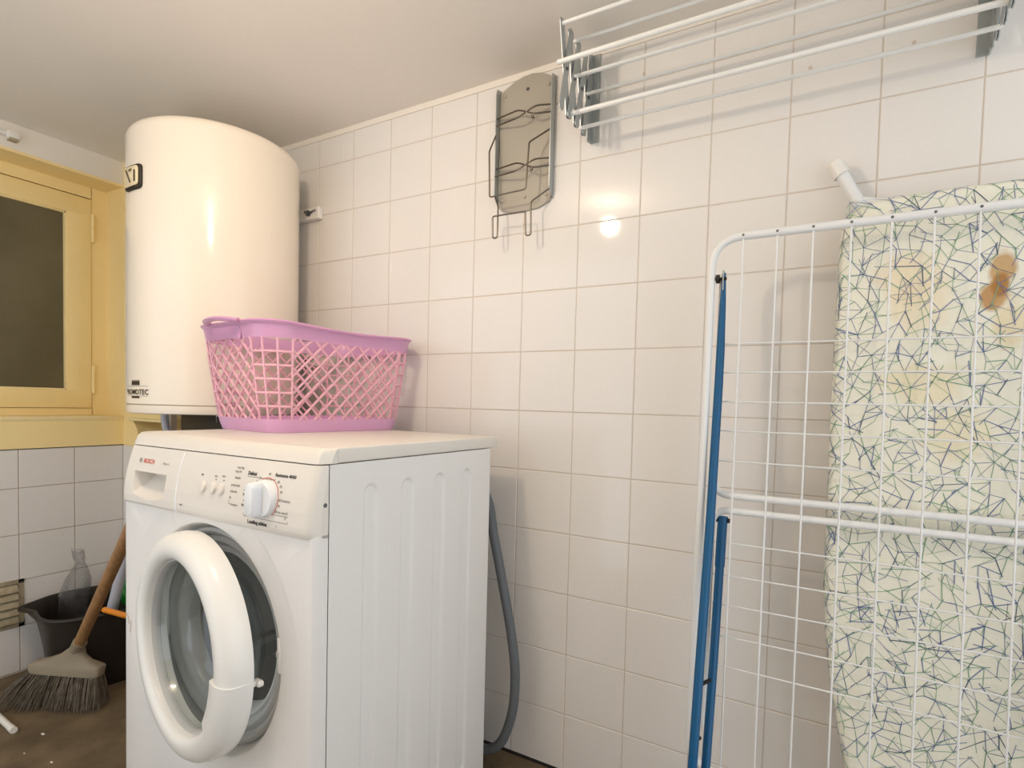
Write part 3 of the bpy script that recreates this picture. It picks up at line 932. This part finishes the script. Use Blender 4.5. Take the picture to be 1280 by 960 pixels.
# ================================================================== WALL DRYING RACK
DR = thing('wall_drying_rack', 'folding concertina clothes rack with white bars near the ceiling', 'drying rack', (1.325, 0, 1.57))
xa, xb = 0.948, 1.692
NY = [-.172, -.130, -.088, -.046]
for (x, sg) in ((xa, 1), (xb, -1)):
    obj('wall_plate', G().box(x - .001, x + .019 * sg + .001, -.0045, -.0005, 1.566, 1.772).box(x - .0012, x + .0012, -.028, -.0005, 1.566, 1.772), 'galv', DR, smooth=0)
    yy = [-.176, -.134, -.092, -.050, -.012]
    for k in range(4):
        # one slat of each crossing pair, pivoting at the middle
        for q, (z0, z1) in enumerate(((1.748, 1.572), (1.572, 1.748))):
            ya, yb = yy[k], yy[k + 1]
            off = (.0018 if q else -.0018)
            d = Vector((0, yb - ya, z1 - z0)).normalized()
            nrm = Vector((0, -d.z, d.y)) * .0105
            A, Bq = Vector((0, ya, z0)) - d * .007, Vector((0, yb, z1)) + d * .007
            vs = []
            for xx in (x + off - .0009, x + off + .0009):
                for pnt in (A - nrm * .6, A + nrm * .6, A + d * .006 + nrm, Bq - d * .006 + nrm, Bq + nrm * .6, Bq - nrm * .6, Bq - d * .006 - nrm, A + d * .006 - nrm):
                    vs.append((xx, pnt.y, pnt.z))
            fs = [tuple(range(8))[::-1], tuple(range(8, 16))] + [(i, (i + 1) % 8, 8 + (i + 1) % 8, 8 + i) for i in range(8)]
            obj('slat', G().add(vs, fs), 'galv', DR, smooth=0)
    for k in range(4):
        obj('pivot', G().lathe([(.0001, -.006), (.003, -.006), (.0038, -.004), (.0038, .004), (.003, .006), (.0001, .006)], (x, (yy[k] + yy[k + 1]) / 2, 1.66), 'x', 10), 'screw', DR)
for (y, z, r) in ((-.176, 1.744, .0042), (-.106, 1.748, .0040), (-.184, 1.660, .0052), (-.114, 1.665, .0042), (-.037, 1.666, .0038), (-.124, 1.580, .0052), (-.064, 1.576, .0042)):
    obj('hanging_bar', G().tube([(xa - .005, y, z), (xb + .005, y, z)], r, 12), 'bar', DR)

# ================================================================== IRONING BOARD
IB = thing('ironing_board', 'ironing board in scorched cream cover leaning on the tiles', 'ironing board', (1.662, -0.10, 0.0))
CX = 1.662
def half_w(z):
    pts = [(.012, 0.0), (.018, .03), (.035, .055), (.08, .083), (.15, .106), (.26, .130), (.36, .152), (.45, .168), (.54, .179), (.63, .1845), (.9, .1855), (1.24, .184), (1.275, .181), (1.296, .171), (1.308, .158), (1.316, .14), (1.320, .10), (1.321, 0.0)]
    for (a, b) in zip(pts, pts[1:]):
        if z <= b[0]:
            t = (z - a[0]) / (b[0] - a[0])
            return a[1] + (b[1] - a[1]) * max(0, t)
    return 0
def front_y(z): return -.078 - .045 * (1.32 - z)
outline = []
zs_ = [.018, .026, .035, .055, .08, .11, .15, .2, .26, .31, .36, .4, .45, .5, .54, .6, .63, .75, .9, 1.1, 1.24, 1.262, 1.275, 1.288, 1.296, 1.303, 1.308, 1.313, 1.316, 1.319]
right = [(half_w(z), z) for z in zs_]
top = [(.06, 1.3205), (0, 1.321), (-.06, 1.3205)]
left = [(-half_w(z), z) for z in reversed(zs_)]
outline = [(0, .012)] + right + top + left
def scaled(ins, dy):
    out = []
    n = len(outline)
    for i in range(n):
        a, b, c = Vector(outline[i - 1]), Vector(outline[i]), Vector(outline[(i + 1) % n])
        t = (c - a).normalized()
        nn = Vector((-t.y, t.x))
        p = b + nn * ins
        out.append((CX + p.x, front_y(p.y) + dy, p.y))
    return out
COVR = scaled(0.020, 0.0)
bd = G().loft([scaled(.006, .026), scaled(.001, .020), scaled(0, .012), scaled(.003, .0055), scaled(.009, .0018), scaled(.020, 0)], True, True)
board_o = obj('padded_cover', bd, 'cover', IB, smooth=70)
add_stains(M['cover'], [(.047, 1.174, .018, .032, (192, 150, 92), .85), (.038, 1.128, .019, .026, (182, 134, 74), .9), (.046, 1.150, .012, .020, (166, 116, 58), .85), (.060, 1.085, .024, .042, (226, 206, 160), .6),
                        (-.078, 1.165, .05, .05, (232, 214, 180), .7), (-.058, 1.12, .045, .05, (230, 214, 182), .6), (-.053, .986, .06, .04, (230, 218, 182), .7), (.0, .90, .05, .05, (230, 216, 176), .5)])
# printed tangle of thin blue and green strokes, wrapped over the padded edge
rp = random.Random(11)
EP = [(0, .020, 0), (.0111, .009, .0018), (.0182, .003, .0055), (.0253, 0, .012), (.0334, .001, .020)]
def wrap(e):
    for (p0, p1) in zip(EP, EP[1:]):
        if e <= p1[0]:
            t_ = (e - p0[0]) / (p1[0] - p0[0])
            return p0[1] + (p1[1] - p0[1]) * t_, p0[2] + (p1[2] - p0[2]) * t_
    return .001, .020
def print_pt(x, z):
    zt = 1.321 - .020
    dy, dx_, zz = 0.0, 0.0, z
    if z > zt:
        i_, dy = wrap(z - zt)
        zz = 1.321 - i_
    hw = half_w(min(zz, 1.285) if zz > 1.24 else zz)
    e = abs(x) - (hw - .020)
    xx = x
    if e > 0:
        i_, d2 = wrap(e)
        xx = math.copysign(hw - i_, x)
        if e > .012: xx += math.copysign(.0006, x)
        dy = max(dy, d2)
    return (CX + xx, front_y(zz) + dy - .0007, zz + (.0006 if z > zt + .012 else 0))
cells = {}
pts = []
def near_of(x, z):
    ci, cj = int(x // .04), int(z // .04)
    return [j for a in (-1, 0, 1) for b in (-1, 0, 1) for j in cells.get((ci + a, cj + b), [])]
for k in range(16000):
    z = rp.uniform(.03, 1.328)
    x = rp.uniform(-.197, .197)
    if abs(x) > half_w(min(z, 1.285)) + .012: continue
    if all((x - pts[j][0]) ** 2 + (z - pts[j][1]) ** 2 > .0155 ** 2 for j in near_of(x, z)):
        cells.setdefault((int(x // .04), int(z // .04)), []).append(len(pts))
        pts.append((x, z))
pr = G()
done = set()
for i, p_ in enumerate(pts):
    near = sorted((math.dist(p_, pts[j]), j) for j in near_of(*p_) if j != i)
    pick = [j for (d_, j) in near[:9]]
    rp.shuffle(pick)
    for j in pick[:rp.choice((2, 3, 3))]:
        if (min(i, j), max(i, j)) in done: continue
        done.add((min(i, j), max(i, j)))
        q = pts[j]
        w = rp.choice((.0003, .0004, .0004, .0005, .0007))
        mi = rp.choice((0, 0, 0, 1, 1, 1, 2))
        dx, dz = q[0] - p_[0], q[1] - p_[1]
        L = math.hypot(dx, dz)
        nx, nz2 = -dz / L * w, dx / L * w
        ext = rp.choice((0, 0, .15, .4))
        n = 5
        vs = []
        for k in range(n + 1):
            t_ = -ext + (1 + ext) * k / n
            x, z = p_[0] + dx * t_, p_[1] + dz * t_
            vs += [print_pt(x + nx, z + nz2), print_pt(x - nx, z - nz2)]
        pr.add(vs, [(2 * k, 2 * k + 1, 2 * k + 3, 2 * k + 2) for k in range(n)], mi)
po = obj('printed_strokes', pr, ['line_blue', 'line_green', 'line_navy'], IB, smooth=0, fix=False)
po['kind'] = 'stuff'
# folded legs behind the board
lg = obj('leg', G().tube([(1.476, -.030, 1.388), (1.535, -.032, 1.275), (1.72, -.066, .62), (1.80, -.085, .30)], .0115, 14), 'frame', IB, smooth=60)
obj('foot_cap', G().tube([(1.463, -.0292, 1.413), (1.4635, -.0292, 1.411), (1.4775, -.030, 1.385)], [.0120, .0145, .0145], 16), 'white_plastic', lg)
lg = obj('leg', G().tube([(1.848, -.030, 1.25), (1.79, -.036, 1.14), (1.62, -.066, .62), (1.53, -.085, .34)], .0115, 14), 'frame', IB, smooth=60)
obj('cross_bar', G().tube([(1.50, -.030, 1.335), (1.85, -.030, 1.335 - .10)], .009, 10), 'frame', IB)

# ================================================================== FOLDED AIRER
AX0, AX1 = 1.262, 1.842
AR = thing('clothes_airer', 'folded white wire clothes airer with blue legs before the ironing board', 'airer', (1.55, -0.19, 0.0))
def ay(z, d=0.0): return -.122 - .045 * (1.27 - z) + d
ATOP, ABOT = 1.266, 0.236
fr = fillet([(AX0, ay(ABOT), ABOT), (AX1, ay(ABOT), ABOT), (AX1, ay(ATOP), ATOP), (AX0, ay(ATOP), ATOP)], .058, 9, True)
obj('centre_frame', G().tube(fr, .0078, 14, closed=True), 'frame', AR, smooth=60)
for k in range(9):
    x = 1.318 + k * .0588
    obj('wire', G().tube([(x, ay(ATOP, -.002), ATOP), (x + .003, ay(ABOT, -.002), ABOT)], .0017, 8), 'frame', AR, smooth=60)
    obj('wire_end', G().lathe([(.0001, -.0085), (.0024, -.008), (.0024, 0)], (x, ay(ATOP), ATOP), 'y', 8), 'screw', AR)
WX0, WX1 = 1.281, 1.823
def wing(zpiv, zend, zw, dd):
    s = 1 if zend > zpiv else -1
    p = fillet([(WX0, ay(zpiv, dd), zpiv), (WX0, ay(zend, dd), zend), (WX1, ay(zend, dd), zend), (WX1, ay(zpiv, dd), zpiv)], .034, 8)
    w = obj('wing_frame', G().tube(p, .0068, 14), 'frame', AR, smooth=60)
    for z in zw:
        obj('wire', G().tube([(WX0, ay(z, dd), z), (WX1, ay(z, dd), z)], .0016, 8), 'frame', w, smooth=60)
    return w
wing(1.19, .766, (1.062, 1.006, .949, .892, .833), .019)
wing(.31, .737, (.674, .611, .554, .493, .435), .019)
for (x, sg) in ((1.284, 1), (1.820, -1)):
    # long blue leg, flattened at its upper joint
    P1 = [(x, -.116, 1.200), (x, -.1165, 1.175), (x, -.118, 1.14), (x, -.122, 1.05), (x, -.128, .98), (x, -.160, .735), (x - .001 * sg, -.203, .486), (x - .002 * sg, -.237, .276), (x - .003 * sg, -.281, .012)]
    lg = obj('leg', G().tube(P1, [.0035, .0045, .006, .0078, .0082, .0084, .0085, .0085, .0085], 14), 'blue', AR, smooth=60)
    obj('foot_cap', G().tube([(x - .0028 * sg, -.2775, .034), (x - .003 * sg, -.2832, 0.0005)], .0098, 14), 'black', lg)
    x2 = x + .0165 * sg
    P2 = [(x2, -.120, .722), (x2, -.128, .69), (x2, -.140, .60), (x2, -.165, .45), (x2, -.206, .27), (x2, -.262, .012)]
    lg = obj('leg', G().tube(P2, .0082, 14), 'blue', AR, smooth=60)
    obj('sleeve', G().tube([(x2, -.1195, .7235), (x2, -.128, .69), (x2, -.1365, .628)], .0093, 14), 'blue', lg, smooth=60)
    obj('foot_cap', G().tube([(x2, -.2568, .034), (x2, -.2636, 0.0005)], .0096, 14), 'black', lg)
    for dx in (-.0105, .0105):
        obj('rivet', G().lathe([(.0001, -.003), (.004, -.003), (.005, 0), (.004, .003), (.0001, .003)], (x2 + dx, -.1215, .716), 'x', 10), 'black', lg)
    jt = obj('joint_pin', G().tube([(x - .026 * sg, -.122, 1.188), (x + .006 * sg, -.122, 1.188)], .0034, 10), 'black', AR)
    obj('joint_washer', G().lathe([(.0001, -.003), (.0085, -.003), (.0085, .003), (.0001, .003)], (x - .010 * sg, -.122, 1.188), 'x', 14), 'black', jt)
    obj('joint_tab', G().rbox(x - .0012, x + .0012, -.128, -.112, 1.165, 1.204, .001, 1), 'galv', jt)
    obj('leg_pin', G().tube([(x, -.211, .42), (x2, -.172, .42)], .0035, 8), 'black', AR)
    obj('leg_pin', G().tube([(AX0 if sg > 0 else AX1, ay(.30), .30), (x, ay(.30) - .01, .30)], .0035, 8), 'black', AR)

# ================================================================== BUCKET AND WHAT STANDS IN IT
BU = thing('mop_bucket', 'dark brown plastic mop bucket with a pouring lip by the wall', 'bucket', (-0.625, -0.352, 0.0))
def bk_ring(h, s, dy=0.0, spout=0.0):
    out = []
    a, b = .128 + .030 * h, .128 + .030 * h
    for k in range(72):
        t_ = 2 * PI * k / 72
        ca, sa = math.cos(t_), math.sin(t_)
        e = .62
        lx = (a + s) * math.copysign(abs(ca) ** e, ca)
        ly = (b + s) * math.copysign(abs(sa) ** e, sa)
        # pouring lip towards -x,-y corner
        ang = math.atan2(ly, lx)
        dlt = abs((ang - math.radians(-112) + PI) % (2 * PI) - PI)
        pp = spout * math.exp(-(dlt / .22) ** 2)
        lx += pp * math.cos(math.radians(-112)); ly += pp * math.sin(math.radians(-112))
        rz = math.radians(-16)
        out.append((-0.625 + lx * math.cos(rz) - ly * math.sin(rz), -0.352 + lx * math.sin(rz) + ly * math.cos(rz), .245 * h + dy - pp * .10))
    return out
obj('pail', G().loft([bk_ring(0, -.006), bk_ring(0, 0), bk_ring(.5, 0), bk_ring(.80, 0, 0, .006), bk_ring(.93, .0, 0, .026), bk_ring(.97, .001, 0, .036), bk_ring(1.0, -.003, 0, .038), bk_ring(.97, -.005, 0, .034), bk_ring(.8, -.004, 0, .004), bk_ring(.5, -.004), bk_ring(.03, -.006)], True, True), 'bucket', BU, smooth=50)
lipp = bk_ring(.985, .003, 0, .040)
obj('rim', G().tube(lipp, .0065, 10, closed=True), 'bucket', BU, smooth=60)

mh = obj('plastic_pole', G().tube([(-.585, -.372, .045), (-.467, -.364, .345), (-.397, -.360, .52), (-.341, -.357, .66)], .0155, 14), 'mop', smooth=60)
tag(mh, 'pale grey tube leaning in the dark mop bucket', 'pole')
sk = obj('wooden_stick', G().tube([(-.60, -.238, .05), (-.525, -.249, .29), (-.455, -.259, .47)], .0085, 10), 'stick', smooth=60)
tag(sk, 'thin pale wooden stick standing in the dark mop bucket', 'stick')
gb = thing('scrub_brush', 'green plastic hand brush lying over the bucket rim', 'brush', (-.49, -.318, .248))
gg = G()
ringz = []
for (s, dz) in ((.9, .248), (1, .254), (1, .276), (.92, .290), (.6, .298)):
    ringz.append([(-.497 + .036 * s * math.copysign(abs(math.cos(a)) ** .7, math.cos(a)), -.308 + .031 * s * math.copysign(abs(math.sin(a)) ** .7, math.sin(a)), dz) for a in [2 * PI * k / 28 for k in range(28)]])
obj('brush_block', gg.loft(ringz), 'green', gb, smooth=50)
gg = G()
gg.rbox(-.515, -.489, -.334, -.282, .290, .328, .006, 2)
obj('brush_grip', gg, 'green', gb)
oh = obj('orange_handle', G().tube(smooth_path([(-.474, -.404, .2580), (-.464, -.4035, .2583), (-.425, -.402, .2600), (-.345, -.400, .264)], 6), [.004] + [.0085] * 17 + [.006], 12), 'orange', smooth=60)
tag(oh, 'rounded orange plastic handle resting across the dark bucket rim', 'handle')
# crumpled clear bag
rb_ = random.Random(5)
bagr = []
for q, (z, rx, ry, cx_, cy_) in enumerate(((.05, .050, .045, -0.693, -0.387), (.10, .060, .05, -0.698, -0.392), (.20, .055, .042, -0.698, -0.392), (.255, .048, .040, -0.695, -0.392), (.31, .042, .034, -0.688, -0.387), (.345, .024, .020, -0.685, -0.382), (.365, .012, .010, -0.683, -0.380), (.385, .026, .014, -0.689, -0.382), (.41, .034, .012, -0.697, -0.384))):
    bagr.append([(cx_ + rx * math.cos(a) * (1 + rb_.uniform(-.16, .16)), cy_ + ry * math.sin(a) * (1 + rb_.uniform(-.16, .16)), z + rb_.uniform(-.004, .004)) for a in [2 * PI * k / 22 for k in range(22)]])
bg_ = obj('plastic_bag', G().loft(bagr, True, False), 'bag', smooth=40)
tag(bg_, 'crumpled clear plastic bag poking out of the dark bucket', 'bag')

# ================================================================== BROOM
BR = thing('broom', 'worn broom with grey splayed bristles and wooden handle', 'broom', (-0.47, -0.50, 0.0))
hd = Vector((.175, .098, -.010)).normalized()          # along the head
hdep = Vector((-.10, .17, 0)).normalized()             # across the head
axis = Vector((.345, -.035, .375)).normalized()
hc = Vector((-.470, -.503, .112))
rings = []
for (dz, L, D, sh) in ((-.012, .104, .022, 0), (.012, .106, .024, .002), (.018, .100, .021, .006), (.030, .066, .019, .012), (.046, .036, .017, .020), (.066, .021, .0165, .031), (.080, .0175, .0165, .040)):
    c = hc + Vector((0, 0, dz)) + hd * sh
    ring = []
    for k in range(28):
        a = 2 * PI * k / 28
        ca, sa = math.cos(a), math.sin(a)
        e = .35 if dz < .03 else .8
        ring.append((c + hd * (L * math.copysign(abs(ca) ** e, ca)) + hdep * (D * math.copysign(abs(sa) ** e, sa)))[:])
    rings.append(ring)
obj('head', G().loft(rings), 'broom_grey', BR, smooth=45)
nk = hc + Vector((0, 0, .062)) + hd * .030
obj('socket', G().tube([(nk - axis * .03)[:], (nk + axis * .042)[:]], [.0190, .0180], 16), 'broom_grey', BR, smooth=60)
obj('handle', G().tube([(nk + axis * .015)[:], (nk + axis * .40)[:], (nk + axis * .80)[:]], .0150, 14), 'wood', BR, smooth=60)
bg2 = G()
rb2 = random.Random(9)
for k in range(620):
    u = rb2.uniform(-1, 1)
    w = rb2.uniform(-1, 1)
    base = hc + hd * (u * .100) + hdep * (w * .019) + Vector((0, 0, -.006))
    fl = 1.30 + .45 * (u < 0) * abs(u)
    tip = hc + hd * (u * .100 * fl + rb2.uniform(-.010, .010) - .012) + hdep * (w * .036 - .012 + rb2.uniform(-.008, .008))
    tip.z = .0035 + abs(rb2.gauss(0, .006)) + (.02 * rb2.random() if u < -.9 else 0)
    mid = base.lerp(tip, .55) + Vector((rb2.uniform(-.003, .003), rb2.uniform(-.003, .003), .006))
    bg2.tube([base[:], mid[:], tip[:]], [.0012, .0011, .0007], 4, cap=False)
bo = obj('bristles', bg2, 'bristle', BR, smooth=0, fix=False)
bo['kind'] = 'stuff'

# white rod end on the floor
rd = thing('white_rod', 'end of a white plastic rod lying on the floor by the broom', 'rod', (-.60, -.62, 0))
obj('tube', G().tube([(-.80, -.622, .0085), (-.448, -.638, .0085)], .008, 12), 'white_plastic', rd, smooth=60)
obj('end_cap', G().tube([(-.455, -.6377, .0088), (-.428, -.639, .0088)], .0088, 12), 'white_plastic', rd, smooth=60)
# crumbs on the floor
for (x, y, r, rz) in ((-.36, -.60, .007, .3), (-.20, -.64, .005, 1.2), (-.30, -.66, .003, .8)):
    c = obj('paper_scrap', G().add([(x - r, y - r * .3, .0006), (x + r, y - r * .4, .0006), (x + r * .8, y + r * .4, .0016), (x - r * .7, y + r * .3, .001), (x - r, y - r * .3, .0), (x + r, y - r * .4, 0), (x + r * .8, y + r * .4, 0), (x - r * .7, y + r * .3, 0)],
                                   [(0, 1, 2, 3), (7, 6, 5, 4), (0, 4, 5, 1), (1, 5, 6, 2), (2, 6, 7, 3), (3, 7, 4, 0)]), 'white_plastic', smooth=0)
    tag(c, 'tiny white paper scrap on the dark floor near the broom', 'scrap', 'paper scraps on the floor')
